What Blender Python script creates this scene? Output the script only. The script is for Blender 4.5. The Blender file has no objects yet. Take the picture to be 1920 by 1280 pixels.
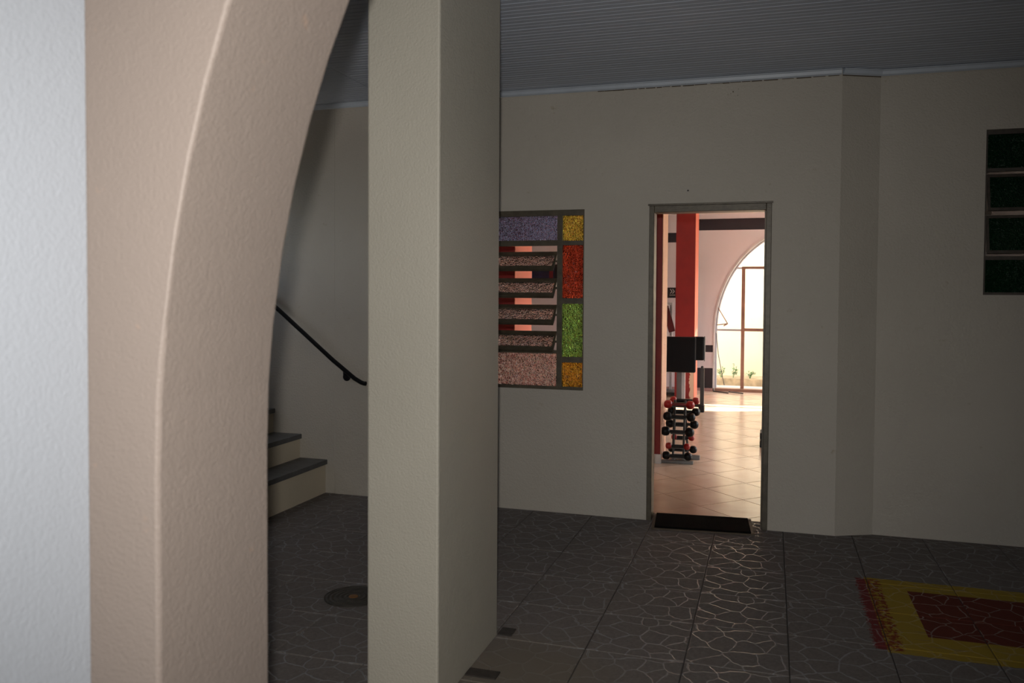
import bpy, math, random
from mathutils import Vector, Matrix
random.seed(7)
sc = bpy.context.scene
C = sc.collection

# ---------------------------------------------------------------- camera
F = 1570.0
yaw = math.atan(486/1570.0); pitch = 0.030; roll = 0.006; H = 1.52
f = Vector((-math.sin(yaw)*math.cos(pitch), math.cos(yaw)*math.cos(pitch), -math.sin(pitch)))
r = Vector((math.cos(yaw), math.sin(yaw), 0)); u = r.cross(f)
Rv = math.cos(roll)*r + math.sin(roll)*u; Uv = math.cos(roll)*u - math.sin(roll)*r
cd = bpy.data.cameras.new('camera'); cam = bpy.data.objects.new('camera', cd); C.objects.link(cam)
m = Matrix.Identity(4)
for i in range(3):
    m[i][0] = Rv[i]; m[i][1] = Uv[i]; m[i][2] = -f[i]
m[0][3], m[1][3], m[2][3] = 0, 0, H
cam.matrix_world = m
cd.sensor_width = 36; cd.lens = F/1920*36; cd.shift_y = -40/1920; cd.clip_start = 0.02
cd.dof.use_dof = True; cd.dof.focus_distance = 5.5; cd.dof.aperture_fstop = 4.5
sc.camera = cam

# ---------------------------------------------------------------- sky, sun, flash, exposure
SKY = 1.45; SUN = 19.0; FLASH = 240.0
w = bpy.data.worlds.new('sky'); sc.world = w; w.use_nodes = True
nt = w.node_tree; nt.nodes.clear()
sky = nt.nodes.new('ShaderNodeTexSky'); sky.sky_type = 'NISHITA'; sky.sun_disc = False
sky.sun_elevation = math.radians(40); sky.sun_rotation = math.radians(30); sky.dust_density = 3.0
hs = nt.nodes.new('ShaderNodeHueSaturation'); hs.inputs['Saturation'].default_value = 0.5
bg = nt.nodes.new('ShaderNodeBackground'); bg.inputs['Strength'].default_value = SKY
wo = nt.nodes.new('ShaderNodeOutputWorld')
nt.links.new(sky.outputs[0], hs.inputs['Color']); nt.links.new(hs.outputs[0], bg.inputs[0]); nt.links.new(bg.outputs[0], wo.inputs[0])

sd = bpy.data.lights.new('sun', 'SUN'); sd.energy = SUN; sd.angle = math.radians(0.6); sd.color = (1, .92, .80)
so = bpy.data.objects.new('sun', sd); C.objects.link(so)
so.rotation_euler = Vector((1.5, 2.65, 2.6)).to_track_quat('Z', 'Y').to_euler(); so.location = (6, 18, 12)

# the built-in flash the photograph was taken with, just above the lens
fd = bpy.data.lights.new('camera_flash', 'SPOT'); fd.energy = FLASH; fd.spot_size = math.radians(102); fd.spot_blend = 1.0
fd.shadow_soft_size = 0.018; fd.color = (1, .965, .92)
fo = bpy.data.objects.new('camera_flash', fd); C.objects.link(fo)
fo.location = (-.022, 0.0, H + 0.115); fo.rotation_euler = (-(f + Vector((-0.09, 0, -0.03)))).to_track_quat('Z', 'Y').to_euler()

vs = sc.view_settings
vs.view_transform = 'Standard'; vs.look = 'None'; vs.gamma = 1; vs.use_curve_mapping = False
vs.exposure = 0.0

# ---------------------------------------------------------------- material helpers
class N:
    """small node-building helper"""
    def __init__(s, name):
        s.m = bpy.data.materials.new(name); s.m.use_nodes = True; s.t = s.m.node_tree
        s.b = s.t.nodes['Principled BSDF']
    def new(s, t): return s.t.nodes.new(t)
    def set(s, sock, v):
        if hasattr(v, 'links') or isinstance(v, bpy.types.NodeSocket): s.t.links.new(v, sock)
        else: sock.default_value = v
    def math(s, op, a, b=0.0, c=None, clamp=False):
        n = s.new('ShaderNodeMath'); n.operation = op; n.use_clamp = clamp
        s.set(n.inputs[0], a); s.set(n.inputs[1], b)
        if c is not None: s.set(n.inputs[2], c)
        return n.outputs[0]
    def mix(s, fac, a, b):
        n = s.new('ShaderNodeMix'); n.data_type = 'RGBA'
        s.set(n.inputs[0], fac); s.set(n.inputs[6], a); s.set(n.inputs[7], b)
        return n.outputs[2]
    def coord(s, kind='Object'):
        if kind == 'World': return s.new('ShaderNodeNewGeometry').outputs['Position']
        return s.new('ShaderNodeTexCoord').outputs[kind]
    def noise(s, vec, scale, detail=3, rough=0.5, out=0):
        n = s.new('ShaderNodeTexNoise'); n.inputs['Scale'].default_value = scale
        n.inputs['Detail'].default_value = detail; n.inputs['Roughness'].default_value = rough
        s.t.links.new(vec, n.inputs['Vector']); return n.outputs[out]
    def ramp(s, fac, a, b):
        n = s.new('ShaderNodeMapRange'); n.inputs[1].default_value = a; n.inputs[2].default_value = b
        s.set(n.inputs[0], fac); return n.outputs[0]
    def bump(s, h, strength, dist, prev=None):
        n = s.new('ShaderNodeBump'); n.inputs['Strength'].default_value = strength; n.inputs['Distance'].default_value = dist
        s.t.links.new(h, n.inputs['Height'])
        if prev is not None: s.t.links.new(prev, n.inputs['Normal'])
        s.t.links.new(n.outputs[0], s.b.inputs['Normal']); return n.outputs[0]

def c4(c): return (c[0], c[1], c[2], 1.0)
def srgb(R, G, B):
    k = lambda v: (v/255/12.92) if v <= 10 else ((v/255+.055)/1.055)**2.4
    return (k(R), k(G), k(B), 1.0)

def plain(name, col, rough=0.6, metal=0.0, var=0.12, vscale=9, bump=0.0, bscale=60, spec=0.5):
    n = N(name); p = n.coord('Object')
    k = n.noise(p, vscale, 4)
    dark = tuple(c*(1-var) for c in col[:3]) + (1,); lite = tuple(min(1, c*(1+var)) for c in col[:3]) + (1,)
    n.set(n.b.inputs['Base Color'], n.mix(n.ramp(k, .3, .7), dark, lite))
    n.b.inputs['Roughness'].default_value = rough; n.b.inputs['Metallic'].default_value = metal
    n.b.inputs['Specular IOR Level'].default_value = spec
    if bump: n.bump(n.noise(p, bscale, 3), bump, 0.003)
    return n.m

def stucco(name, col, scale=75, strength=0.55, dist=0.004, rough=0.55, stain=None, var=.05, spec=.4):
    n = N(name); p = n.coord('World')
    big = n.noise(p, 1.3, 4)
    a = tuple(c*(1-var) for c in col[:3]) + (1,); b = tuple(min(1, c*(1+var)) for c in col[:3]) + (1,)
    base = n.mix(n.ramp(big, .3, .7), a, b)
    if stain:
        s_ = n.noise(p, 14, 6, .65)
        base = n.mix(n.math('MULTIPLY', n.ramp(s_, .66, .78), .6), base, stain)
    n.set(n.b.inputs['Base Color'], base)
    n.b.inputs['Roughness'].default_value = rough; n.b.inputs['Specular IOR Level'].default_value = spec
    h = n.noise(p, scale, 4, .6)
    h2 = n.noise(p, scale*.22, 3)
    n.bump(n.math('ADD', n.ramp(h, .25, .75), n.math('MULTIPLY', h2, .9)), strength, dist)
    return n.m

def glass(name, col, rough=.12, scale=62, strength=1.0, trans=1.0, aniso=1.0):
    n = N(name); p = n.coord('World')
    mp = n.new('ShaderNodeMapping'); mp.inputs['Scale'].default_value = (1, 1, aniso); n.t.links.new(p, mp.inputs[0])
    v = n.new('ShaderNodeTexVoronoi'); v.feature = 'DISTANCE_TO_EDGE'; v.inputs['Scale'].default_value = scale
    n.t.links.new(mp.outputs[0], v.inputs['Vector'])
    glint_mask = n.ramp(v.outputs['Distance'], .0, .35)  # cell-edge tint stands in for glints in the rolled glass
    n.set(n.b.inputs['Base Color'], n.mix(glint_mask, tuple(min(1, c*1.35) for c in col[:3])+(1,), tuple(c*.78 for c in col[:3])+(1,))); n.b.inputs['Roughness'].default_value = rough
    n.b.inputs['Transmission Weight'].default_value = trans; n.b.inputs['IOR'].default_value = 1.45
    n.bump(n.math('ADD', v.outputs['Distance'], n.math('MULTIPLY', n.noise(p, scale*1.6, 2), .35)), strength, .014)
    return n.m

M = {}
M['cream'] = stucco('cream stucco', srgb(188, 181, 169), stain=srgb(150, 132, 100))
M['pillar'] = stucco('pillar stucco', srgb(176, 171, 158), scale=105, strength=.5, dist=.003)
M['arch'] = stucco('beige arch stucco', srgb(112, 102, 95), scale=170, strength=.5, dist=.0019, stain=srgb(150, 120, 98), var=.03, spec=.3)  # lighting difference to the neighbouring walls put into this beige tone
M['white_wall'] = stucco('white stucco', srgb(138, 142, 148), scale=150, strength=.5, dist=.0016, var=.02, spec=.2)  # whiter than the arch: the stronger light here is put into the colour
M['gym_wall'] = stucco('gym plaster', srgb(226, 216, 218), scale=40, strength=.12, rough=.7)
M['gym_ceiling'] = stucco('gym ceiling plaster', srgb(235, 226, 220), scale=30, strength=.1, rough=.8)
M['garden_wall'] = stucco('garden render', srgb(250, 238, 200), scale=20, strength=.3, rough=.9, stain=srgb(200, 160, 90))
M['soil'] = plain('garden soil', srgb(190, 168, 130), .95, var=.3, bump=.6, bscale=30)
M['ground'] = plain('outside concrete', srgb(205, 196, 182), .9, var=.1, vscale=2)
M['slab'] = plain('concrete slab', srgb(58, 54, 52), .85)
M['grout'] = plain('gym grout', srgb(70, 54, 46), .8, var=.1)
M['band'] = plain('black wall paint', srgb(34, 28, 36), .5)
M['maroon_band'] = plain('maroon skirting paint', srgb(176, 140, 134), .55)
M['skirt'] = plain('white skirting', srgb(220, 216, 214), .5)
M['frame'] = plain('grey brown iron paint', srgb(86, 78, 64), .42, metal=.15, var=.22, vscale=25, bump=.35, bscale=120)
M['frame2'] = plain('dark bathroom iron', srgb(70, 62, 54), .6, metal=.0, var=.25, vscale=30)
M['brown_iron'] = plain('brown iron', srgb(150, 112, 92), .5, var=.15)
M['grey_iron'] = plain('pale grey iron', srgb(178, 172, 176), .5, var=.08)
M['trim'] = plain('white plastic cornice', srgb(184, 192, 202), .35, var=.06, spec=.5)
M['slate'] = plain('slate tread', srgb(84, 84, 84), .5, var=.25, vscale=14, bump=.4, bscale=40)
M['riser'] = stucco('stair riser plaster', srgb(200, 188, 166), scale=60, strength=.35)
M['black_rail'] = plain('black painted steel', srgb(17, 17, 20), .35, var=.2)
M['rubber'] = plain('black rubber', srgb(22, 22, 24), .6, var=.25)
M['coir'] = plain('black coir', srgb(10, 10, 10), 1.0, spec=.05, var=.4, vscale=90, bump=1.0, bscale=220)
M['mat_rim'] = plain('brown mat edge', srgb(84, 72, 58), .7, var=.15)
M['vinyl'] = plain('black vinyl padding', srgb(13, 13, 15), .5, spec=.2, var=.12, bump=.2, bscale=90)
M['steel'] = plain('grey gym steel', srgb(112, 112, 112), .4, metal=.35, var=.1)
M['white_steel'] = plain('white gym steel', srgb(216, 212, 210), .4, var=.06)
M['dark_steel'] = plain('dark gym steel', srgb(70, 68, 66), .4, metal=.3, var=.1)
M['black_vinyl'] = plain('black dumbbell vinyl', srgb(12, 12, 13), .4, var=.1, spec=.25)
M['red_vinyl'] = plain('red dumbbell vinyl', srgb(150, 16, 14), .33, var=.1)
M['maroon_vinyl'] = plain('maroon vinyl', srgb(110, 20, 24), .4, var=.1)
M['rust'] = plain('rusted cast iron', srgb(70, 66, 60), .55, metal=.4, var=.35, vscale=30, bump=.5, bscale=90)
M['brass'] = plain('worn brass', srgb(150, 105, 60), .4, metal=.7, var=.3, vscale=60)
M['leaf'] = plain('garden leaf', srgb(96, 150, 86), .5, var=.3, vscale=30)
M['sign_black'] = plain('sign black', srgb(24, 22, 24), .5, var=.05)
M['sign_white'] = plain('sign white', srgb(190, 186, 182), .5, var=.02)
M['poster_blue'] = plain('dark blue poster print', srgb(28, 32, 64), .5, var=.4, vscale=14)
M['cement'] = plain('grey cement patch', srgb(52, 46, 41), .8, var=.25, vscale=30, bump=.4)

def red_paint():
    n = N('red column paint'); p = n.coord('World')
    base = n.mix(n.ramp(n.noise(p, 6, 4), .3, .7), srgb(128, 22, 20), srgb(140, 26, 23))
    s = n.new('ShaderNodeSeparateXYZ'); n.t.links.new(p, s.inputs[0])
    # peeled strip of paint low on the column's right corner (bare plaster under it)
    edge = n.math('ADD', -1.20, n.math('MULTIPLY', n.noise(p, 14, 5, .6), .13))
    pm = n.math('MULTIPLY', n.math('GREATER_THAN', s.outputs[0], edge),
         n.math('MULTIPLY', n.math('LESS_THAN', s.outputs[2], .42), n.math('GREATER_THAN', s.outputs[1], 12.0)))
    n.set(n.b.inputs['Base Color'], n.mix(n.math('MULTIPLY', pm, .75), base, srgb(240, 214, 186)))
    n.b.inputs['Roughness'].default_value = .5
    n.bump(n.noise(p, 60, 3), .3, .003)
    return n.m
M['red'] = red_paint()
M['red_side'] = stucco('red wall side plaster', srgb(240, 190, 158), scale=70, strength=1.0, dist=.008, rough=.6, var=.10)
M['salmon_lit'] = stucco('salmon column side', srgb(236, 132, 108), scale=60, strength=.3, rough=.6)  # lit right side of the red columns put into the colour

def pvc():
    n = N('white pvc ceiling board'); p = n.coord('World')
    n.set(n.b.inputs['Base Color'], n.mix(n.ramp(n.noise(p, .9, 3), .3, .7), srgb(182, 190, 204), srgb(194, 201, 214)))
    n.b.inputs['Roughness'].default_value = .45; n.b.inputs['Specular IOR Level'].default_value = .25
    return n.m
M['pvc'] = pvc()

def crazy_tile():
    n = N('crazy paving ceramic'); p = n.coord('Object'); wp = n.coord('World')
    oi = n.new('ShaderNodeObjectInfo')
    off = n.math('MULTIPLY', n.math('FLOOR', n.math('MULTIPLY', oi.outputs['Random'], 3.0)), 3.7)
    cx = n.new('ShaderNodeCombineXYZ'); n.t.links.new(off, cx.inputs[0]); cx.inputs[2].default_value = 0
    add = n.new('ShaderNodeVectorMath'); add.operation = 'ADD'
    sub = n.new('ShaderNodeVectorMath'); sub.operation = 'SCALE'; sub.inputs['Scale'].default_value = .055
    nz = n.new('ShaderNodeTexNoise'); nz.inputs['Scale'].default_value = 11; nz.inputs['Detail'].default_value = 2
    n.t.links.new(p, nz.inputs['Vector']); n.t.links.new(nz.outputs['Color'], sub.inputs[0])
    n.t.links.new(p, add.inputs[0]); n.t.links.new(sub.outputs[0], add.inputs[1])
    add2 = n.new('ShaderNodeVectorMath'); add2.operation = 'ADD'
    n.t.links.new(add.outputs[0], add2.inputs[0]); n.t.links.new(cx.outputs[0], add2.inputs[1])
    v = n.new('ShaderNodeTexVoronoi'); v.feature = 'DISTANCE_TO_EDGE'; v.voronoi_dimensions = '2D'
    v.inputs['Scale'].default_value = 9.0; v.inputs['Randomness'].default_value = 1.0
    n.t.links.new(add2.outputs[0], v.inputs['Vector'])
    line = n.math('SUBTRACT', 1.0, n.ramp(v.outputs['Distance'], .012, .034))
    grain = n.ramp(n.noise(p, 60, 5, .7), .3, .7)
    base = n.mix(grain, srgb(100, 94, 90), srgb(118, 112, 108))
    # scuffed, half-worn print: the lines fade in patches
    wear = n.ramp(n.noise(wp, 2.2, 4), .3, .65)
    lf = n.math('MULTIPLY', line, n.math('MULTIPLY_ADD', wear, .45, .30))
    col = n.mix(lf, base, srgb(136, 139, 144))
    s = n.new('ShaderNodeSeparateXYZ'); n.t.links.new(wp, s.inputs[0])
    X, Y = s.outputs[0], s.outputs[1]
    # dusty, worn patch round the foot of the pillar
    dx = n.math('MULTIPLY', n.math('ADD', X, .95), 1.5); dy = n.math('SUBTRACT', Y, 2.9)
    d = n.math('SQRT', n.math('ADD', n.math('MULTIPLY', dx, dx), n.math('MULTIPLY', dy, dy)))
    dn = n.math('ADD', d, n.math('MULTIPLY', n.noise(wp, 7, 4), .25))
    dust = n.math('SUBTRACT', 1.0, n.ramp(dn, .55, .92))
    col = n.mix(n.math('MULTIPLY', dust, .8), col, srgb(112, 104, 93))
    # painted bay: yellow border, red field, red edge line
    jag = n.math('MULTIPLY', n.math('SUBTRACT', n.noise(wp, 55, 4, .7), .5), .10)
    jy = n.math('MULTIPLY', n.math('SUBTRACT', n.noise(wp, 40, 4, .7), .5), .025)
    Xj = n.math('ADD', X, jag); Yj = n.math('ADD', Y, jy)
    def rect(x, y, x0, x1, y0, y1):
        a = n.math('MULTIPLY', n.math('GREATER_THAN', x, x0), n.math('LESS_THAN', x, x1))
        b = n.math('MULTIPLY', n.math('GREATER_THAN', y, y0), n.math('LESS_THAN', y, y1))
        return n.math('MULTIPLY', a, b)
    streak = n.new('ShaderNodeMapping'); streak.inputs['Scale'].default_value = (3, 26, 1); n.t.links.new(wp, streak.inputs[0])
    worn = n.ramp(n.noise(streak.outputs[0], 1.6, 4, .6), .30, .42)
    yel = rect(X, Yj, .50, 3.2, 3.865, 4.87)
    col = n.mix(n.math('MULTIPLY', yel, n.math('MULTIPLY_ADD', worn, .45, .5)), col, n.mix(n.math('MULTIPLY', line, .4), srgb(150, 126, 42), srgb(166, 142, 60)))
    redl = rect(Xj, Yj, .455, .57, 3.89, 4.85)
    blot = n.math('GREATER_THAN', n.noise(wp, 38, 4, .7), n.math('MULTIPLY_ADD', n.math('GREATER_THAN', X, .50), .10, .38))
    col = n.mix(n.math('MULTIPLY', n.math('MULTIPLY', redl, blot), .85), col, srgb(110, 30, 32))
    inner = rect(X, Y, .693, 3.0, 4.094, 4.71)
    col = n.mix(n.math('MULTIPLY', inner, .93), col, n.mix(n.math('MULTIPLY', line, .35), srgb(90, 34, 38), srgb(100, 42, 45)))
    n.set(n.b.inputs['Base Color'], col)
    rgh = n.math('SUBTRACT', n.math('MULTIPLY_ADD', grain, .10, .70), n.math('MULTIPLY', line, .52))
    n.set(n.b.inputs['Roughness'], rgh)
    n.set(n.b.inputs['Specular IOR Level'], n.math('MULTIPLY_ADD', line, .92, .08))
    b1 = n.bump(n.noise(p, 140, 4), .35, .0008)
    n.bump(n.math('SUBTRACT', 1.0, n.ramp(v.outputs['Distance'], .0, .055)), .9, .0009, b1)
    return n.m
M['crazy'] = crazy_tile()

def gym_tile():
    n = N('glossy gym ceramic'); p = n.coord('Object'); wp = n.coord('World')
    n.set(n.b.inputs['Base Color'], n.mix(n.ramp(n.noise(wp, 5, 4), .3, .7), srgb(212, 184, 160), srgb(224, 198, 174)))
    n.b.inputs['Roughness'].default_value = .20
    n.bump(n.noise(wp, 5, 2), .15, .004)
    return n.m
M['gymtile'] = gym_tile()

M['g_blue'] = glass('blue rolled glass', (.30, .42, 1, 1))
M['g_yellow'] = glass('yellow rolled glass', (1, .80, .12, 1))
M['g_amber'] = glass('amber rolled glass', (.85, .50, .05, 1))
M['g_red'] = glass('red rolled glass', (.55, .09, .04, 1))
M['g_green'] = glass('green rolled glass', (.30, .72, .16, 1))
M['g_clear'] = glass('pale pink rolled glass', (.86, .78, .79, 1), )
M['g_dark'] = glass('dark green glass', (.004, .03, .01, 1), rough=.3, scale=90, trans=.3)

# ---------------------------------------------------------------- mesh helpers
class MB:
    def __init__(s): s.v = []; s.f = []
    def add(s, vs, fs):
        o = len(s.v); s.v += [tuple(v) for v in vs]; s.f += [tuple(i+o for i in q) for q in fs]; return s
    def box(s, x0, x1, y0, y1, z0, z1, rot=None):
        vs = [Vector((x, y, z)) for z in (z0, z1) for y in (y0, y1) for x in (x0, x1)]
        if rot is not None:
            c = Vector(((x0+x1)/2, (y0+y1)/2, (z0+z1)/2)); vs = [c + rot @ (v-c) for v in vs]
        return s.add(vs, [(0, 2, 3, 1), (4, 5, 7, 6), (0, 1, 5, 4), (2, 6, 7, 3), (0, 4, 6, 2), (1, 3, 7, 5)])
    def prism(s, pts, z0, z1):
        n = len(pts)
        vs = [(x, y, z0) for x, y in pts] + [(x, y, z1) for x, y in pts]
        fs = [tuple(range(n-1, -1, -1)), tuple(range(n, 2*n))] + [(i, (i+1) % n, n+(i+1) % n, n+i) for i in range(n)]
        return s.add(vs, fs)
    def lathe(s, prof, c, axis, seg=16, cap=True):
        """prof: list of (t along the axis, radius)"""
        a = Vector(axis).normalized(); q = a.to_track_quat('Z', 'Y'); c = Vector(c); vs = []
        for t, rr in prof:
            for k in range(seg):
                an = 2*math.pi*k/seg; vs.append(c + q @ Vector((rr*math.cos(an), rr*math.sin(an), t)))
        fs = []
        for i in range(len(prof)-1):
            for k in range(seg):
                k2 = (k+1) % seg; fs.append((i*seg+k, i*seg+k2, (i+1)*seg+k2, (i+1)*seg+k))
        if cap:
            fs.append(tuple(range(seg-1, -1, -1))); o = (len(prof)-1)*seg; fs.append(tuple(range(o, o+seg)))
        return s.add(vs, fs)
    def bar(s, a, b, rad, seg=12):
        a = Vector(a); b = Vector(b); L = (b-a).length
        return s.lathe([(0, rad), (L, rad)], a, b-a, seg)
    def tube(s, pts, rad, seg=12):
        pts = [Vector(p) for p in pts]; vs = []; n = len(pts)
        for i, p in enumerate(pts):
            t = (pts[min(i+1, n-1)] - pts[max(i-1, 0)]).normalized(); q = t.to_track_quat('Z', 'Y')
            for k in range(seg):
                an = 2*math.pi*k/seg; vs.append(p + q @ Vector((rad*math.cos(an), rad*math.sin(an), 0)))
        fs = [(i*seg+k, i*seg+(k+1) % seg, (i+1)*seg+(k+1) % seg, (i+1)*seg+k) for i in range(n-1) for k in range(seg)]
        fs.append(tuple(range(seg-1, -1, -1))); fs.append(tuple(range((n-1)*seg, n*seg)))
        return s.add(vs, fs)
    def build(s, name, mat, parent=None, smooth=False, bevel=0, loc=None):
        me = bpy.data.meshes.new(name)
        vs = s.v
        if loc is not None: vs = [(v[0]-loc[0], v[1]-loc[1], v[2]-loc[2]) for v in vs]
        me.from_pydata(vs, [], s.f); me.materials.append(M[mat] if isinstance(mat, str) else mat)
        me.validate(); me.update()
        o = bpy.data.objects.new(name, me); C.objects.link(o)
        if loc is not None: o.location = loc
        if parent is not None:
            o.parent = parent; o.matrix_parent_inverse = parent.matrix_basis.inverted()
        if smooth:
            for p in me.polygons: p.use_smooth = True
            try: me.set_sharp_from_angle(angle=math.radians(40))
            except Exception: pass
        if bevel:
            b = o.modifiers.new('bevel', 'BEVEL'); b.width = bevel; b.segments = 2; b.limit_method = 'ANGLE'; b.angle_limit = math.radians(40)
        return o

def tag(o, label=None, cat=None, group=None, kind=None):
    if label: o['label'] = label
    if cat: o['category'] = cat
    if group: o['group'] = group
    if kind: o['kind'] = kind
    return o
def thing(name, loc, label, cat, group=None, kind=None):
    o = bpy.data.objects.new(name, None); C.objects.link(o); o.location = loc; o.empty_display_size = .1
    return tag(o, label, cat, group, kind)
def box(name, mat, x0, x1, y0, y1, z0, z1, parent=None, bevel=0):
    return MB().box(x0, x1, y0, y1, z0, z1).build(name, mat, parent, bevel=bevel)

def wall_mb(x0, x1, y0, y1, z0, z1, holes, axis='Y', mb=None):
    """box wall with rectangular holes (a0,a1,z0,z1) along its long axis, built from non-overlapping blocks whose inner faces are left out"""
    mb = mb or MB()
    A0, A1 = (x0, x1) if axis == 'Y' else (y0, y1)
    As = sorted({A0, A1} | {h[0] for h in holes} | {h[1] for h in holes})
    Zs = sorted({z0, z1} | {h[2] for h in holes} | {h[3] for h in holes})
    solid = lambda i, j: 0 <= i < len(As)-1 and 0 <= j < len(Zs)-1 and not any(h[0] <= As[i] and As[i+1] <= h[1] and h[2] <= Zs[j] and Zs[j+1] <= h[3] for h in holes)
    B0, B1 = (y0, y1) if axis == 'Y' else (x0, x1)
    P = (lambda a, b, z: (a, b, z)) if axis == 'Y' else (lambda a, b, z: (b, a, z))
    for i in range(len(As)-1):
        for j in range(len(Zs)-1):
            if not solid(i, j): continue
            a, a2, c, c2 = As[i], As[i+1], Zs[j], Zs[j+1]
            vs = [P(a, B0, c), P(a2, B0, c), P(a2, B0, c2), P(a, B0, c2), P(a, B1, c), P(a2, B1, c), P(a2, B1, c2), P(a, B1, c2)]
            fs = [(0, 1, 2, 3), (7, 6, 5, 4)]
            if not solid(i-1, j): fs.append((0, 3, 7, 4))
            if not solid(i+1, j): fs.append((1, 5, 6, 2))
            if not solid(i, j-1): fs.append((0, 4, 5, 1))
            if not solid(i, j+1): fs.append((3, 2, 6, 7))
            mb.add(vs, fs)
    return mb

def arch_curve(xc, a, z0, b, n=36):
    pts = [(xc-a, 0.0)]
    for k in range(n+1):
        t = math.pi*k/n; pts.append((xc - a*math.cos(t), z0 + b*math.sin(t)))
    pts.append((xc+a, 0.0)); return pts
def arch_wall(x0, x1, y0, y1, ztop, curve):
    mb = MB(); xl, xr = curve[0][0], curve[-1][0]; zs = curve[1][1]
    body = curve[1:-1]; V = []; idx = {}
    def vid(x, y, z):
        k = (round(x, 5), round(y, 5), round(z, 5))
        if k not in idx: idx[k] = len(V); V.append((x, y, z))
        return idx[k]
    Fc = []
    for y, flip in ((y0, False), (y1, True)):
        polys = [[(x0, 0), (xl, 0), (xl, zs), (xl, ztop), (x0, ztop)], [(xr, 0), (x1, 0), (x1, ztop), (xr, ztop), (xr, zs)]]
        for p, q in zip(body[:-1], body[1:]): polys.append([p, q, (q[0], ztop), (p[0], ztop)])
        for pl in polys:
            ids = [vid(x, y, z) for x, z in pl]; Fc.append(tuple(reversed(ids)) if flip else tuple(ids))
    for p, q in zip(curve[:-1], curve[1:]):
        Fc.append((vid(p[0], y0, p[1]), vid(p[0], y1, p[1]), vid(q[0], y1, q[1]), vid(q[0], y0, q[1])))
    for xx in (x0, x1): Fc.append((vid(xx, y0, 0), vid(xx, y0, ztop), vid(xx, y1, ztop), vid(xx, y1, 0)))
    return mb.add(V, Fc)

def clip(poly, x0, x1, y0, y1):
    for ax, lim, sgn in ((0, x0, 1), (0, x1, -1), (1, y0, 1), (1, y1, -1)):
        out = []
        for i in range(len(poly)):
            p, q = poly[i], poly[(i+1) % len(poly)]; dp = (p[ax]-lim)*sgn; dq = (q[ax]-lim)*sgn
            if dp >= 0: out.append(p)
            if (dp > 0 > dq) or (dp < 0 < dq):
                t = dp/(dp-dq); out.append((p[0]+t*(q[0]-p[0]), p[1]+t*(q[1]-p[1])))
        poly = out
        if len(poly) < 3: return []
    return poly

# ================================================================= STRUCTURE: carport
YB = 5.66; CZ = 2.945
floor = box('floor', 'slab', -5.3, 2.8, -3.2, 5.86, -.12, -.006)
tag(floor, 'dark grey ceramic carport floor printed with crazy paving', kind='structure')
# floor tiles, each its own piece: pitch .4185 x .4325, joints recessed
PX_, PY_ = .4185, .4325
tile_me = None
for i in range(-8, 8):
    for j in range(-6, 6):
        x0 = -.744 + PX_*i; y0 = 3.495 + PY_*j; g = .0022
        if x0 > 2.7: continue
        x1 = min(x0+PX_, 2.8); y1 = min(y0+PY_, 5.86 if -.79 < x0 and x0+PX_ < .1 else 5.84)
        full = abs(x1-x0-PX_) < 1e-6 and abs(y1-y0-PY_) < 1e-6
        loc = (x0+PX_/2, y0+PY_/2, -.006)
        a = (x0+g-loc[0], x1-g-loc[0], y0+g-loc[1], y1-g-loc[1])
        mb = MB(); e = .0025
        vs = [(a[0], a[2], 0), (a[1], a[2], 0), (a[1], a[3], 0), (a[0], a[3], 0)]
        vs += [(x, y, .0035) for x, y, _ in vs] + [(a[0]+e, a[2]+e, .006), (a[1]-e, a[2]+e, .006), (a[1]-e, a[3]-e, .006), (a[0]+e, a[3]-e, .006)]
        fs = [(0, 3, 2, 1)] + [(q, (q+1) % 4, 4+(q+1) % 4, 4+q) for q in range(4)] + [(4+q, 4+(q+1) % 4, 8+(q+1) % 4, 8+q) for q in range(4)] + [(8, 9, 10, 11)]
        if full and tile_me is not None:
            o = bpy.data.objects.new('tile', tile_me); C.objects.link(o)
        else:
            o = mb.add(vs, fs).build('tile', 'crazy')
            if full: tile_me = o.data
        o.location = (loc[0], loc[1], loc[2] + random.uniform(-.0004, .0004)); o.parent = floor
        o.rotation_euler = (random.uniform(-.0008, .0008), random.uniform(-.0008, .0008), 0)

# back wall (main stretch) with the stained-glass window and the gym doorway, chamfer, right stretch
WX0, WX1, WZ0, WZ1 = -2.43, -1.235, .862, 2.112
wb = wall_mb(-3.156, .405, YB, YB+.12, 0, CZ+.1, [(WX0, WX1, WZ0, WZ1), (-.79, -.005, 0, 2.122)])
wb.box(-5.5, -3.161, YB+.006, YB+.2, 0, 5.6)
wall_back = wb.build('wall_back', 'cream'); tag(wall_back, 'cream stucco wall with the doorway and the stained glass window', kind='structure')
wc = MB().prism([(.405, YB), (.64, YB+.11), (.64, YB+.31), (.405, YB+.2)], 0, CZ+.015)
G0, G1, GZ0, GZ1 = 1.24, 2.15, 1.538, 2.546
wall_mb(.64, 2.8, YB+.11, YB+.31, 0, CZ+.015, [(G0, G1, GZ0, GZ1)], mb=wc)
wall_r = wc.build('wall_back_right', 'cream'); tag(wall_r, 'set-back stretch of cream stucco wall around the green louvre window', kind='structure')
wall_right = wall_mb(2.8, 3.0, -3.2, YB+.31, 0, 3.1, [], 'X').build('wall_right', 'cream'); tag(wall_right, 'carport side wall', kind='structure')
wall_left = wall_mb(-5.5, -5.3, -3.2, YB, 0, 5.6, [(4.3, 5.4, 1.9, 2.7)], 'X').build('wall_left', 'cream'); tag(wall_left, 'stair side wall', kind='structure')  # unseen opening added to bring bluish sky light onto the stair wall
box('wall_stairwell', 'cream', -5.3, -3.9, 4.2, 4.3, CZ, 5.6)['kind'] = 'structure'
box('wall_stairwell_side', 'cream', -3.95, -3.85, 4.3, YB, CZ+.05, 5.6)['kind'] = 'structure'
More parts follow.
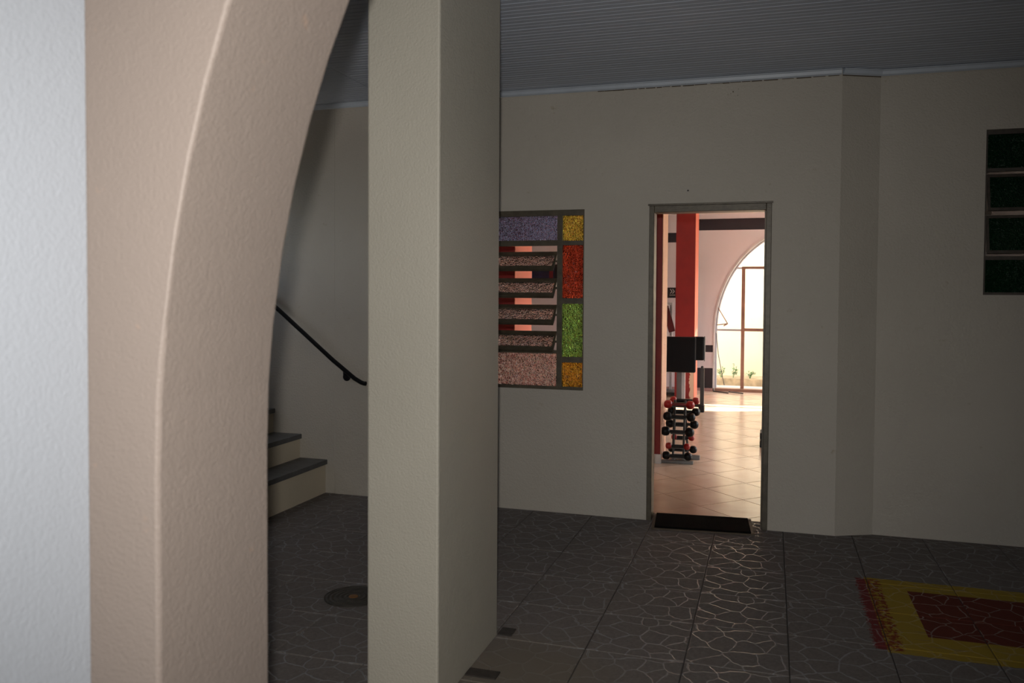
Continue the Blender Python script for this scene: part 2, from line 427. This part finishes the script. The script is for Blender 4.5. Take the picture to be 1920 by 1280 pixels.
# unseen end wall added behind the camera to dim it, with a daylight slot
REAR_W = 0.5
wr = wall_mb(-1.17, 2.8, -3.2, -3.0, 0, 3.1, [(-.6, -.6+REAR_W, 0, 2.2)])
shade_wall_rear = wr.build('shade_wall_rear', 'cream'); tag(shade_wall_rear, kind='structure')

# ceiling boards: each 10 cm pvc board with a raised middle, shallow v joints
cb = MB().box(-3.85, 2.8, 1.0, 5.66, CZ+.02, CZ+.1).box(.42, 3.0, 5.66, 5.98, CZ+.02, CZ+.1).box(-5.3, -3.85, 1.0, 4.25, CZ+.02, CZ+.1)
ceiling = cb.build('ceiling', 'pvc'); tag(ceiling, 'ribbed grey-white plastic ceiling of the carport', kind='structure')
def board_me(x0, x1):
    prof = [(0, .015), (0, .0030), (.002, .0014), (.004, .0010), (.006, .0010), (.009, .003), (.050, .003), (.052, .0018), (.054, .0016), (.056, .0016), (.059, .003), (.0955, .003), (.0998, .003), (.0998, .015)]
    n = len(prof); mb = MB()
    mb.add([(x0, y, z) for y, z in prof] + [(x1, y, z) for y, z in prof],
           [(i, i+1, n+i+1, n+i) for i in range(n-1)] + [tuple(range(n-1, -1, -1)), tuple(range(n, 2*n)), (0, n, 2*n-1, n-1)])
    return mb
bl, br = None, None
k = 0; y = YB - .1
for yy in (YB, ):
    o = board_me(.42, 2.8).build('ceiling_board', 'pvc'); o.location = (0, YB, CZ); o.parent = ceiling
while y > 1.3:
    for side, (xa, xb_) in enumerate(((-3.85, -2.685), (-2.655, 2.8))):
        me = (bl, br)[side]
        if me is None:
            o = board_me(xa, xb_).build('ceiling_board', 'pvc'); me = o.data
            if side == 0: bl = me
            else: br = me
        else:
            o = bpy.data.objects.new('ceiling_board', me); C.objects.link(o)
        o.location = (0, y, CZ + random.uniform(-.0002, .0002)); o.parent = ceiling
    y -= .1
box('joint_strip', 'pvc', -2.690, -2.650, 1.3, YB-.03, CZ+.004, CZ+.012, ceiling)
box('shade_roof', 'cream', -1.17, 2.8, -3.2, 1.0, 3.0, 3.1)['kind'] = 'structure'  # unseen roof added over the camera to keep its side dim

# cornice, in lengths, kinked round the chamfer
def cornice(name, pts, gap=.0):
    mb = MB()
    for (x0, y0), (x1, y1) in zip(pts[:-1], pts[1:]):
        d = Vector((x1-x0, y1-y0, 0)).normalized(); nrm = Vector((d.y, -d.x, 0))
        prof = [(0, CZ+.0), (0, CZ-.034), (.008, CZ-.036), (.02, CZ-.028), (.026, CZ-.010), (.034, CZ-.004), (.034, CZ+.0)]
        n = len(prof)
        A = [Vector((x0, y0, 0)) + nrm*a + Vector((0, 0, z)) for a, z in prof]; B = [Vector((x1, y1, 0)) + nrm*a + Vector((0, 0, z)) for a, z in prof]
        mb.add(A+B, [(i, i+1, n+i+1, n+i) for i in range(n-1)] + [tuple(range(n-1, -1, -1)), tuple(range(n, 2*n))])
    o = mb.build(name, 'trim', smooth=False); tag(o, kind='structure'); return o
cornice('trim_1', [(-3.85, YB+.004), (-3.157, YB+.004)]); cornice('trim_2', [(-3.155, YB-.002), (.40, YB-.002)])
cornice('trim_3', [(.405, YB-.002), (.64, YB+.106)]); cornice('trim_4', [(.644, YB+.106), (2.8, YB+.106)])

# small marks on the walls: open joint under the cornice, a nail, chipped plaster
t2 = bpy.data.objects['trim_2']; rc = random.Random(3); xg = -1.15
gm = MB()
while xg < .38:
    L = rc.uniform(.03, .09); hgt = rc.uniform(.0015, .005); gm.box(xg, min(xg+L, .395), YB-.004, YB-.0005, CZ-.036-hgt, CZ-.035); xg += L*rc.uniform(.9, 1.3)
gm.build('open_joint', 'mat_rim', t2)
t3 = bpy.data.objects['trim_3']
MB().add([(.405, YB-.004, CZ-.041), (.64, YB+.105, CZ-.041), (.64, YB+.105, CZ-.035), (.405, YB-.004, CZ-.035)], [(0, 1, 2, 3)]).build('open_joint', 'mat_rim', t3)
MB().lathe([(0, .006), (.006, .005)], (-.538, YB, 2.218), (0, -1, 0), 8).build('nail', 'sign_black', wall_back)
ch = MB()
for k in range(4):
    a_, b_, c_ = -.245 + rc.uniform(-.03, .03), 2.835 + rc.uniform(-.04, .03), rc.uniform(.0015, .0035)
    ch.box(a_-c_, a_+c_, YB-.0012, YB, b_-c_*1.5, b_+c_)
ch.build('plaster_chip', 'mat_rim', wall_back)

# arched front wall and the white side wall beside the camera
crv = arch_curve(.485, 1.33, 1.25, 1.60, 44)
aw = arch_wall(-5.3, 2.8, 1.0, 1.28, 3.1, crv).build('wall_front', 'arch', bevel=.006)
tag(aw, 'beige stucco arch framing the view on the left', kind='structure')
box('wall_side', 'white_wall', -1.17, -.968, -3.2, .999, 0, 3.1)
tag(bpy.data.objects['wall_side'], 'white stucco wall at the far left edge', kind='structure')

# pillar
pl = MB().box(-1.438, -1.15, 2.82, 3.52, -.003, CZ+.0).build('pillar', 'pillar', bevel=.008)
tag(pl, 'square cream stucco pillar standing in the carport', 'pillar', kind='structure')

# ================================================================= STRUCTURE: gym
GX0, GX1, GY0, GY1, GC = -5.5, 3.4, 5.86, 13.75, 2.83
gf = box('floor_gym', 'grout', GX0, GX1+.2, GY0, GY1, -.12, -.005); tag(gf, 'glossy pinkish cream tiled gym floor', kind='structure')
hd = .2934; full_me = None
RX0, RX1 = -2.4, 1.2
for i in range(-8, 8):
    for j in range(-2, 28):
        if (i+j) % 2: continue
        cx, cy = -.475 + hd*i + 0*hd, 6.163 + hd*j + hd
        # tile centres sit midway between lattice corners along one diagonal
        poly = [(cx-hd+.0045, cy), (cx, cy-hd+.0055), (cx+hd-.0045, cy), (cx, cy+hd-.0055)]
        q = clip(poly, RX0, RX1, GY0+.002, GY1-.002)
        if len(q) < 3: continue
        full = len(q) == 4 and all(abs(a[0]-b[0])+abs(a[1]-b[1]) < 1e-9 for a, b in zip(q, poly))
        if full and full_me is not None:
            o = bpy.data.objects.new('tile', full_me); C.objects.link(o)
        else:
            n_ = len(q); vs = [(x-cx, y-cy, 0) for x, y in q] + [(x-cx, y-cy, .005) for x, y in q]
            o = MB().add(vs, [tuple(range(n_, 2*n_))] + [(a, (a+1) % n_, n_+(a+1) % n_, n_+a) for a in range(n_)]).build('tile', 'gymtile')
            if full: full_me = o.data
        o.location = (cx, cy, -.005); o.parent = gf
box('floor_area', 'gymtile', GX0, RX0-.004, GY0, GY1, -.004, 0, gf); box('floor_area', 'gymtile', RX1+.004, GX1+.2, GY0, GY1, -.004, 0, gf)

fcrv = arch_curve(.50, 1.36, .95, 1.65, 40)
fw = arch_wall(GX0, GX1+.2, GY1, GY1+.2, GC+.1, fcrv).build('wall_far', 'gym_wall'); tag(fw, 'pale pinkish far gym wall with black painted bands', kind='structure')
t_ = .004
box('painted_band', 'band', -1.30, GX1, GY1-t_, GY1, 2.572, 2.752, fw); box('painted_band', 'band', GX0, -1.30, GY1-t_, GY1, 2.385, 2.54, fw)
box('painted_band', 'band', -1.36, -.876, GY1-t_, GY1, .624, .736, fw); box('painted_band', 'band', -1.2, -.876, GY1-t_, GY1, .045, .368, fw)
box('skirting', 'maroon_band', GX0, -.862, GY1-.012, GY1-.0045, 0, .045, fw)
# pale raised rim round the arched opening
rim = MB(); V = []; Fc = []
for (x, z) in fcrv:
    cx_, cz_ = .5, min(z, .95); d = Vector((x-cx_, 0, z-cz_)) if z > .95 else Vector((math.copysign(1, x-cx_), 0, 0)); d.normalize()
    for yy, e in ((GY1-.012, .022), (GY1-.012, -.004), (GY1+.2, -.004), (GY1+.2, .022)): V.append((x+d.x*e, yy, z+d.z*e))
for i in range(len(fcrv)-1):
    for q in range(4): Fc.append((i*4+q, i*4+(q+1) % 4, (i+1)*4+(q+1) % 4, (i+1)*4+q))
rim.add(V, Fc).build('arch_rim', 'skirt', fw)
gr = wall_mb(GX1, GX1+.2, GY0, GY1, 0, GC+.1, [(6.6, 9.4, .9, 2.5), (10.2, 13.2, .9, 2.5)], 'X').build('wall_gym_right', 'gym_wall'); tag(gr, kind='structure')
gl = wall_mb(GX0-.2, GX0, GY0, GY1+.2, 0, GC+.1, [], 'X').build('wall_gym_left', 'gym_wall'); tag(gl, kind='structure')
box('ceiling_gym', 'gym_ceiling', GX0-.2, GX1+.2, GY0, GY1+.2, GC, GC+.1)
box('leak_strip', 'gym_ceiling', GX0-.2, .40, YB+.12, GY0, GC, GC+.1)['kind'] = 'structure'  # unseen ceiling strip added to close a light leak
tag(bpy.data.objects['ceiling_gym'], 'white plaster gym ceiling', kind='structure')
gb = box('wall_gym_near', 'gym_wall', GX0, -3.2, GY0, GY0+.02, 0, GC); gb['kind'] = 'structure'
# closed room behind the green window
wm = MB(); wm.box(.64, 3.0, 7.4, 7.5, 0, GC).box(.54, .64, 5.97, 7.5, 0, GC)
o = wm.build('wall_bathroom', 'slab'); tag(o, kind='structure')

# gym columns and wall end (structure)
def column(name, x0, x1, y0, y1, label, side='salmon_lit', skirt=True):
    o = box(name, 'red', x0, x1-.006, y0, y1, -.001, GC); tag(o, label, kind='structure')
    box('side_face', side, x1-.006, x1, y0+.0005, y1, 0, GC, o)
    if skirt: box('skirting', 'skirt', x0, x1+.004, y0-.012, y0, 0, .085, o)
    return o
column('column', -1.34, -.938, 7.62, 7.98, 'red column just inside the doorway with a rough lit orange side', 'red_side')
column('column', -1.36, -1.075, 12.6, 13.12, 'bright red column at the far end of the gym', 'salmon_lit', False)
column('column', -2.95, -2.33, 7.62, 8.20, 'red column seen through the louvre window slats', 'salmon_lit')

# outside the gym
box('ground', 'ground', -8, 12, 13.95, 24, -.3, -.02)['kind'] = 'structure'
box('ground', 'ground', 3.6, 12, 2, 13.95, -.3, -.02)['kind'] = 'structure'
box('ground', 'ground', -14, -5.5, -4, 9, -.3, -.02)['kind'] = 'structure'  # unseen ground added to bounce daylight up to the carport ceiling
o = box('garden_wall', 'garden_wall', -4, 7, 15.5, 15.7, -.1, 3.39); tag(o, 'sunlit cream garden wall beyond the arched window', kind='structure')
o = box('planting_bed', 'soil', -3, 5, 14.9, 15.5, -.02, .10); tag(o, 'pale soil bed along the foot of the garden wall', kind='structure')

# ================================================================= DOOR, WINDOWS
dr = thing('door_1', (-.4, YB, 0), 'grey brown iron door frame, standing open to the gym', None, kind='structure')
DX0, DX1, DZ = -.79, -.005, 2.122
box('jamb', 'frame', DX0, DX0+.034, YB-.012, YB+.118, 0, DZ, dr, .003); box('jamb', 'frame', DX1-.034, DX1, YB-.012, YB+.118, 0, DZ, dr, .003)
box('head', 'frame', DX0+.034, DX1-.034, YB-.012, YB+.118, DZ-.045, DZ, dr, .003)
box('door_stop', 'frame', DX1-.044, DX1-.034, YB+.05, YB+.10, 0, DZ-.045, dr)
box('frame_lip', 'frame', DX0-.008, DX1+.008, YB-.016, YB-.0005, DZ, DZ+.012, dr)

w1 = thing('window_1', (-1.8, YB, WZ0), 'iron window with coloured rolled glass panes and tilting louvres', None, kind='structure')
fy0, fy1 = YB+.004, YB+.034
mb = MB(); T = .034
mb.box(WX0, WX1, fy0, fy1, WZ1-.04, WZ1).box(WX0, WX1, fy0, fy1, WZ0, WZ0+.022)
mb.box(WX0, WX0+.008, fy0, fy1, WZ0+.022, WZ1-.04).box(WX1-.008, WX1, fy0, fy1, WZ0+.022, WZ1-.04)
mb.build('window_frame', 'frame', w1)
XM = -1.427; XL = WX0 + WX1 - XM           # mullions between centre light and side lights
box('mullion', 'frame', XM, XM+.038, fy0-.004, fy1+.004, WZ0+.022, WZ1-.04, w1, .002)
box('mullion', 'frame', XL-.038, XL, fy0-.004, fy1+.004, WZ0+.022, WZ1-.04, w1, .002)
box('transom', 'frame', XL, XM, fy0, fy1, 1.865, 1.903, w1); box('transom', 'frame', XL, XM, fy0, fy1, 1.112, 1.136, w1)
for a, b in ((XM+.038, WX1-.008), (WX0+.008, XL-.038)):
    for z0, z1 in ((1.868, 1.898), (1.462, 1.500), (1.054, 1.092)): box('glazing_bar', 'frame', a, b, fy0, fy1, z0, z1, w1)
    for mat, z0, z1, lb in (('g_yellow', 1.898, 2.072, 'square yellow rolled glass pane at the top'), ('g_red', 1.500, 1.868, 'tall red rolled glass pane'),
                            ('g_green', 1.092, 1.462, 'tall green rolled glass pane'), ('g_amber', .884, 1.054, 'dark amber rolled glass pane at the bottom')):
        p = box('pane', mat, a, b, fy0+.012, fy0+.017, z0, z1, w1); p['label'] = lb
p = box('pane', 'g_blue', XL, XM, fy0+.012, fy0+.017, 1.903, 2.072, w1); p['label'] = 'wide blue rolled glass pane'
p = box('pane', 'g_clear', XL, XM, fy0+.012, fy0+.017, .884, 1.112, w1); p['label'] = 'wide pale pink rolled glass pane'
# four tilting louvres, bottom edge out towards the carport
def louvre(parent, xa, xb, zc, L, tilt, bar, mat, fr, yc):
    R = Matrix.Rotation(tilt, 3, 'X')          # local z along the leaf
    def P(x, yy, zz): v = R @ Vector((0, yy, zz)); return (x, yc+v.y, zc+v.z)
    def slab(x0, x1, y0, y1, z0, z1):
        vs = [P(x, y_, z_) for z_ in (z0, z1) for y_ in (y0, y1) for x in (x0, x1)]
        return MB().add(vs, [(0, 2, 3, 1), (4, 5, 7, 6), (0, 1, 5, 4), (2, 6, 7, 3), (0, 4, 6, 2), (1, 3, 7, 5)])
    h = L/2; fm = slab(xa, xb, -.010, .010, -h, -h+bar)
    for args in ((xa, xb, -.010, .010, h-bar, h), (xa, xa+.014, -.010, .010, -h+bar, h-bar), (xb-.014, xb, -.010, .010, -h+bar, h-bar)):
        s_ = slab(*args); fm.add(s_.v, s_.f)
    lo = fm.build('louvre', fr, parent)
    slab(xa+.014, xb-.014, -.003, .003, -h+bar, h-bar).build('pane', mat, lo)
    MB().bar((xb, yc, zc), (xb+.010, yc, zc), .008).build('pivot', fr, lo)
    return lo
for zc in (1.757, 1.570, 1.383, 1.196):
    louvre(w1, XL+.012, XM-.012, zc, .185, math.radians(-47), .036, 'g_clear', 'frame', YB+.012)

w2 = thing('window_2', (1.7, YB+.11, GZ0), 'dark iron louvre window with green glass panes', None, kind='structure')
y2 = YB+.114
mb = MB(); mb.box(G0, G1, y2, y2+.03, GZ1-.03, GZ1).box(G0, G1, y2, y2+.03, GZ0, GZ0+.016).box(G0, G0+.01, y2, y2+.03, GZ0+.016, GZ1-.03).box(G1-.01, G1, y2, y2+.03, GZ0+.016, GZ1-.03)
mb.build('window_frame', 'frame2', w2)
box('pane', 'g_dark', G0+.01, G1-.01, y2+.012, y2+.017, 2.31, GZ1-.03, w2); box('transom', 'frame2', G0+.01, G1-.01, y2-.004, y2+.028, 2.290, 2.31, w2)
for za, zb in ((2.052, 2.272), (1.792, 2.022)):
    louvre(w2, G0+.014, G1-.014, (za+zb)/2, zb-za+.01, math.radians(-12), .018, 'g_dark', 'frame2', y2+.01)
box('transom', 'frame2', G0+.01, G1-.01, y2, y2+.03, 1.752, 1.775, w2); box('pane', 'g_dark', G0+.01, G1-.01, y2+.012, y2+.017, GZ0+.016, 1.752, w2)
box('window_catch', 'mat_rim', G0+.002, G0+.035, y2-.012, y2, 2.03, 2.052, w2)

w3 = thing('window_3', (.5, GY1+.1, 0), 'arched iron garden door screen with an open tilting pane', None, kind='structure')
ya, yb_ = GY1+.08, GY1+.12
def xarch(z): return .5 - (1.36 if z <= .95 else 1.36*math.sqrt(max(0, 1-((z-.95)/1.65)**2)))
box('post', 'brown_iron', -.456, -.402, ya, yb_, .04, 1.955, w3); box('post', 'brown_iron', 1.40, 1.454, ya, yb_, .04, 1.955, w3)
box('rail', 'grey_iron', xarch(1.99), -.456, ya+.01, yb_-.01, 1.955, 1.985, w3); box('rail', 'brown_iron', -.456, 1.46, ya, yb_, 1.955, 1.995, w3)
box('rail', 'grey_iron', xarch(1.0)+.01, -.456, ya+.01, yb_-.01, .965, .995, w3); box('rail', 'brown_iron', -.402, 1.40, ya, yb_, .965, 1.012, w3)
box('sill', 'brown_iron', -.85, 1.85, ya-.07, yb_+.06, -.02, .045, w3)
sf = MB()
pts = [(x + (.018 if x < .5 else -.018), z - (.012 if 0 < k < len(fcrv)-1 else 0)) for k, (x, z) in enumerate(fcrv)]
for p, q in zip(pts[:-1], pts[1:]): sf.bar((p[0], GY1+.1, p[1]), (q[0], GY1+.1, q[1]), .017, 6)
sf.build('screen_edge', 'grey_iron', w3)
op = MB(); P1 = (-.83, GY1+.08, 1.36); P2 = (-.66, GY1-.02, 1.085); P3 = (-.83, GY1+.06, 1.06)
op.bar(P1, P2, .008, 8).bar(P2, P3, .008, 8).bar(P2, (-.72, GY1-.04, 1.05), .010, 8)
op.build('open_pane_frame', 'brown_iron', w3)
MB().tube([(-.84, GY1+.05, .93), (-.80, GY1+.02, .60), (-.74, GY1+.0, .28), (-.70, GY1-.0, .10)], .006, 8).build('stay_cable', 'dark_steel', w3)
fo_ = MB().bar((-.86, GY1-.12, .012), (-.62, GY1-.30, .012), .010, 8).bar((-.62, GY1-.2, .02), (-.40, GY1-.28, .012), .010, 8)
tag(fo_.build('floor_bracket', 'dark_steel'), 'thin dark metal bracket lying on the floor at the arched window', 'bracket')

# ================================================================= STAIRS
st = thing('stairs', (-3.3, 5.0, 0), 'plastered staircase with dark slate treads rising to the left', 'stairs', kind='structure')
xs = [-3.24, -3.462, -3.697] + [-3.697-.232*k for k in range(1, 6)]
zt = [.257, .441, .628] + [.628+.187*k for k in range(1, 6)]
SY0 = 4.30
zb = 0.0
for k in range(8):
    xe = xs[k]; ztop = zt[k]; xn = xs[k+1] if k < 7 else -5.3
    box('riser', 'riser', xn if k < 7 else -5.3, xe, SY0, YB+.006-.001, zb if k else -.002, ztop-.036, st)
    box('tread', 'slate', xn, xe+.018, SY0-.02, YB+.003, ztop-.036, ztop, st, .003)
    zb = 0.0
# handrail on the wall
hr = thing('handrail', (-3.0, YB-.06, .9), 'black steel handrail fixed to the wall above the stairs', 'handrail')
y_ = YB-.055
path = [(-2.868, y_, .856), (-2.885, y_, .857), (-2.906, y_, .863), (-2.961, y_, .891), (-3.017, y_, .932), (-3.144, y_, 1.024), (-3.58, y_, 1.373), (-4.3, y_+.008, 1.915), (-5.0, y_+.01, 2.45)]
MB().tube(path, .0165, 12).build('rail', 'black_rail', hr, smooth=True)
for bx, bz in ((-3.055, .895), (-4.35, 1.88)):
    b_ = MB().lathe([(0, .032), (.008, .032), (.012, .026)], (bx, YB+.004, bz), (0, -1, 0), 20)
    o = b_.build('wall_bracket', 'black_rail', hr, smooth=True)
    MB().tube([(bx, YB-.005, bz), (bx, YB-.04, bz), (bx+.004, y_+.002, bz+.048 if bx > -4 else bz+.06)], .008, 8).build('bracket_arm', 'black_rail', o, smooth=True)

# ================================================================= CARPORT OBJECTS
# doormat
mr = Matrix.Rotation(math.radians(5.5), 4, 'Z')
mt = thing('doormat', (-.42, 5.66, 0), 'black doormat with a thin brown rim in the open doorway', 'doormat')
hw, hh = .324, .188
pad = MB(); vs = []
base = box('mat_base', 'mat_rim', -hw, hw, -hh, hh, .001, .010); base.parent = mt
pile = MB().box(-hw+.018, hw-.022, -hh+.016, hh-.012, .010, .019).build('mat_pile', 'coir'); pile.parent = mt
mt.rotation_euler = (0, 0, math.radians(5.0)); mt.location = (-.418, 5.655, 0)

# drain cover
dc = thing('drain_cover', (-2.0, 3.75, 0), 'round dark iron drain cover set in the floor behind the pillar', 'drain cover')
prof = [(0, .145), (.004, .145)]
for q, rr in enumerate((.138, .128, .118, .108, .096, .084, .072, .060, .048, .034)): prof.append((.004 if q % 2 else .0015, rr))
prof.append((.0015, .024))
MB().lathe(prof, (-1.985, 3.745, .0005), (0, 0, 1), 40).build('cover_plate', 'rust', dc)
MB().lathe([(0, .024), (.003, .022), (.004, .010)], (-1.985, 3.745, .002), (0, 0, 1), 16).build('lifting_boss', 'brass', dc)

tag(MB().box(-1.149, -1.085, 3.52, 3.60, .0005, .006).build('cement_patch', 'cement'), 'small dark cement patch on the floor at the far corner of the pillar', 'patch')
tag(MB().box(-1.149, -1.02, 3.10, 3.165, .0005, .006).build('cement_patch', 'cement'), 'dark cement patch on the floor beside the pillar, nearest the camera', 'patch')

# ================================================================= GYM OBJECTS
# dumbbell rack
rk = thing('dumbbell_rack', (-.79, 7.8, 0), 'small steel dumbbell rack just inside the doorway', 'rack')
for xx in (-.838, -.745):
    MB().tube([(xx, 7.70, .06), (xx+.002, 7.735, .32), (xx+.004, 7.79, .56)], .0105, 8).build('upright', 'dark_steel', rk)
    MB().tube([(xx-.02 if xx < -.8 else xx+.02, 7.93, .06), (xx-.006 if xx < -.8 else xx+.006, 7.86, .32), (xx, 7.81, .56)], .0105, 8).build('upright', 'dark_steel', rk)
box('foot_bar', 'steel', -.985, -.655, 7.66, 7.70, 0, .028, rk, .003); box('foot_bar', 'steel', -.86, -.615, 7.90, 7.945, 0, .04, rk, .003)
for xx in (-.84, -.745): box('foot_rail', 'steel', xx-.015, xx+.015, 7.70, 7.90, .004, .028, rk)
RED, BLK = 'red_vinyl', 'black_vinyl'
bells = [ # x left head centre, x right head centre, y, z, radius, colour, label
 (-.887, -.692, 7.72, .531, .040, RED, 'red dumbbell at the front of the top tier'),
 (-.858, -.655, 7.875, .552, .034, RED, 'red dumbbell at the back of the top tier'),
 (-.890, -.682, 7.70, .423, .041, BLK, 'black dumbbell at the front of the second tier'),
 (-.872, -.653, 7.87, .450, .039, BLK, 'black dumbbell at the back of the second tier'),
 (-.905, -.692, 7.69, .288, .043, BLK, 'largest black dumbbell, front of the middle tier'),
 (-.887, -.667, 7.87, .332, .041, BLK, 'black dumbbell at the back of the middle tier'),
 (-.846, -.690, 7.87, .208, .029, RED, 'small red dumbbell at the back above the lowest tiers'),
 (-.876, -.714, 7.69, .155, .030, RED, 'small red dumbbell at the front above the lowest tiers'),
 (-.866, -.672, 7.86, .102, .036, BLK, 'small black dumbbell at the back of the bottom tier'),
 (-.895, -.702, 7.68, .044, .038, BLK, 'black dumbbell at the front of the bottom tier')]
for q, (xa, xb, yy, zz, rr, mat, lb) in enumerate(bells):
    if q == 9: zz = .068
    t = thing('dumbbell', ((xa+xb)/2, yy, zz), lb, 'dumbbell', 'dumbbells on the rack')
    tw = (xb-xa)/2
    for sx in (-1, 1):
        hp = [(-rr*.85, rr*.30), (-rr*.78, rr*.62), (-rr*.5, rr*.90), (-rr*.1, rr), (rr*.35, rr*.97), (rr*.7, rr*.80), (rr*.92, rr*.5), (rr*.98, rr*.18)]
        MB().lathe(hp, (sx*tw, 0, 0), (sx*.97, -.22, 0), 16).build('head', mat, smooth=True).parent = t
    MB().lathe([(0, .013), (tw*.6, .015), (tw*1.4, .015), (tw*2, .013)], (-tw, 0, 0), (1, 0, 0), 10).build('handle', 'maroon_vinyl' if q == 0 else 'rubber', smooth=True).parent = t
    # cradle pegs of the rack under each dumbbell
    yk = 7.70 + (zz/.56)*.09 if yy < 7.8 else 7.93 - (zz/.56)*.11
    MB().box(-.862, -.722, min(yy, yk)-.006, max(yy, yk)+.006, zz-.025, zz-.014).build('cradle', 'dark_steel', rk)

# padded preacher bench
pb = thing('exercise_bench', (-1.1, 11.25, 0), 'black padded exercise bench on grey posts in front of the far red column', 'bench')
MB().box(-1.42, -.935, 11.14, 11.21, .515, .985).build('arm_pad', 'vinyl', pb, bevel=.018)
MB().box(-1.0, -.838, 11.28, 11.345, .67, .985).build('side_pad', 'vinyl', pb, bevel=.018)
MB().box(-.842, -.826, 11.30, 11.35, .66, .99).build('pad_edge', 'steel', pb, bevel=.004)
box('post', 'steel', -1.185, -1.12, 11.21, 11.27, .05, .95, pb, .004); box('post', 'white_steel', -1.12, -1.075, 11.23, 11.27, .05, .92, pb, .004)
box('leg', 'dark_steel', -.878, -.828, 11.20, 11.25, .02, .575, pb, .003); box('rubber_foot', 'rubber', -.893, -.822, 11.16, 11.30, 0, .09, pb, .004)
MB().lathe([(0, .018), (.02, .018), (.03, .008)], (-.853, 11.225, .575), (0, 0, 1), 10).build('knob', 'dark_steel', pb)
box('base_bar', 'dark_steel', -1.4, -.86, 11.21, 11.25, .06, .10, pb); box('base_foot', 'dark_steel', -1.42, -1.37, 10.98, 11.50, 0, .06, pb)

# aerobic step just past the right jamb
stp = thing('step_platform', (.25, 8.8, 0), 'black block feet of a low exercise step peeking past the right door jamb', 'exercise step')
for z0, z1 in ((0, .066), (.086, .147)): box('riser_block', 'rubber', -.092, .16, 8.76, 9.0, z0, z1, stp, .006); box('riser_block', 'rubber', .55, .80, 8.76, 9.0, z0, z1, stp, .006)
box('spacer', 'cement', -.070, .155, 8.765, 8.995, .066, .086, stp); box('spacer', 'mat_rim', .555, .795, 8.765, 8.995, .066, .086, stp)
box('platform', 'rubber', .16, .80, 8.72, 9.04, .15, .175, stp, .008)

# weight machine behind the near column, seen in the slit
wmn = thing('weight_machine', (-1.7, 13.2, 0), 'white framed weight machine with a maroon pad behind the red columns', 'exercise machine')
for xx in (-1.95, -1.50): box('upright', 'white_steel', xx-.02, xx+.02, 13.3, 13.34, 0, 1.42, wmn)
box('cross_bar', 'white_steel', -1.93, -1.52, 13.3, 13.34, 1.38, 1.42, wmn); box('cross_bar', 'white_steel', -1.93, -1.52, 13.3, 13.34, .78, .86, wmn)
box('base', 'dark_steel', -2.0, -1.38, 12.9, 13.4, 0, .05, wmn); box('seat_post', 'white_steel', -1.62, -1.57, 13.0, 13.05, .05, .62, wmn)
MB().box(-1.56, -1.46, 13.02, 13.08, .96, 1.37, Matrix.Rotation(math.radians(-16), 3, 'Y')).build('back_pad', 'maroon_vinyl', wmn, bevel=.01)
MB().box(-1.72, -1.48, 12.85, 13.15, .62, .68).build('seat', 'maroon_vinyl', wmn, bevel=.015)
box('cable', 'dark_steel', -1.515, -1.505, 13.28, 13.3, .9, 1.38, wmn)

# black wall sign with white chevrons
sg = thing('wall_sign', (-1.55, GY1-.01, 1.57), 'small black wall sign with a white double chevron', 'sign')
box('sign_plate', 'sign_black', -1.66, -1.47, GY1-.014, GY1-.006, 1.49, 1.655, sg)
for k in range(2):
    ox = -1.575 + k*.036; cv = MB()
    for s_ in (1, -1):
        zc = 1.595; cv.add([(ox, GY1-.016, zc+s_*.036), (ox+.014, GY1-.016, zc+s_*.036), (ox+.042, GY1-.016, zc), (ox+.028, GY1-.016, zc)], [(0, 1, 2, 3)])
    cv.build('chevron', 'sign_white', sg)
box('underline', 'sign_white', -1.58, -1.49, GY1-.0165, GY1-.0145, 1.53, 1.538, sg)

# framed poster glimpsed between the louvres
ps = thing('framed_poster', (-3.66, GY1-.01, 1.86), 'dark blue framed poster on the far gym wall, glimpsed between the upper louvres', 'poster')
box('poster_print', 'poster_blue', -3.90, -3.50, GY1-.012, GY1-.006, 1.70, 2.02, ps)
mb = MB(); mb.box(-3.92, -3.90, GY1-.018, GY1-.005, 1.68, 2.04).box(-3.50, -3.455, GY1-.018, GY1-.005, 1.68, 2.04).box(-3.90, -3.50, GY1-.018, GY1-.005, 1.68, 1.70).box(-3.90, -3.50, GY1-.018, GY1-.005, 2.02, 2.04)
mb.build('poster_frame', 'sign_black', ps); box('red_stripe', 'maroon_vinyl', -3.60, -3.53, GY1-.014, GY1-.0125, 1.70, 2.02, ps)

# garden plants in the bed
def plant(x, y, hgt, label):
    rnd = random.Random(int(x*1000)); mb = MB(); stem = MB()
    for s_ in range(7):
        a = rnd.uniform(0, 6.28); tx, ty = x+math.cos(a)*.07, y+math.sin(a)*.05; tz = .10+hgt*rnd.uniform(.6, 1)
        stem.tube([(x, y, .09), ((x+tx)/2, (y+ty)/2, .1+hgt*.5), (tx, ty, tz)], .003, 5)
        for _ in range(14):
            t = rnd.uniform(.3, 1.05); c = Vector((x+(tx-x)*t+rnd.uniform(-.03, .03), y+(ty-y)*t+rnd.uniform(-.03, .03), .10+(tz-.10)*t))
            a2 = rnd.uniform(0, 6.28); d = Vector((math.cos(a2), math.sin(a2), rnd.uniform(-.2, .7))).normalized()*rnd.uniform(.03, .055)
            sd = d.cross(Vector((0, 0, 1))).normalized()*.012
            mb.add([c, c+d*.5+sd, c+d, c+d*.5-sd], [(0, 1, 2, 3)])
    t = thing('garden_plant', (x, y, .10), label, 'plant', 'small plants in the garden bed')
    stem.build('stem', 'leaf', t); mb.build('foliage', 'leaf', t)
plant(-.82, 15.05, .18, 'small green garden plant at the left edge of the arched opening')
plant(-.62, 15.05, .22, 'tallest green garden plant, just left of the iron post')
plant(-.335, 15.05, .14, 'small green garden plant, just right of the iron post')
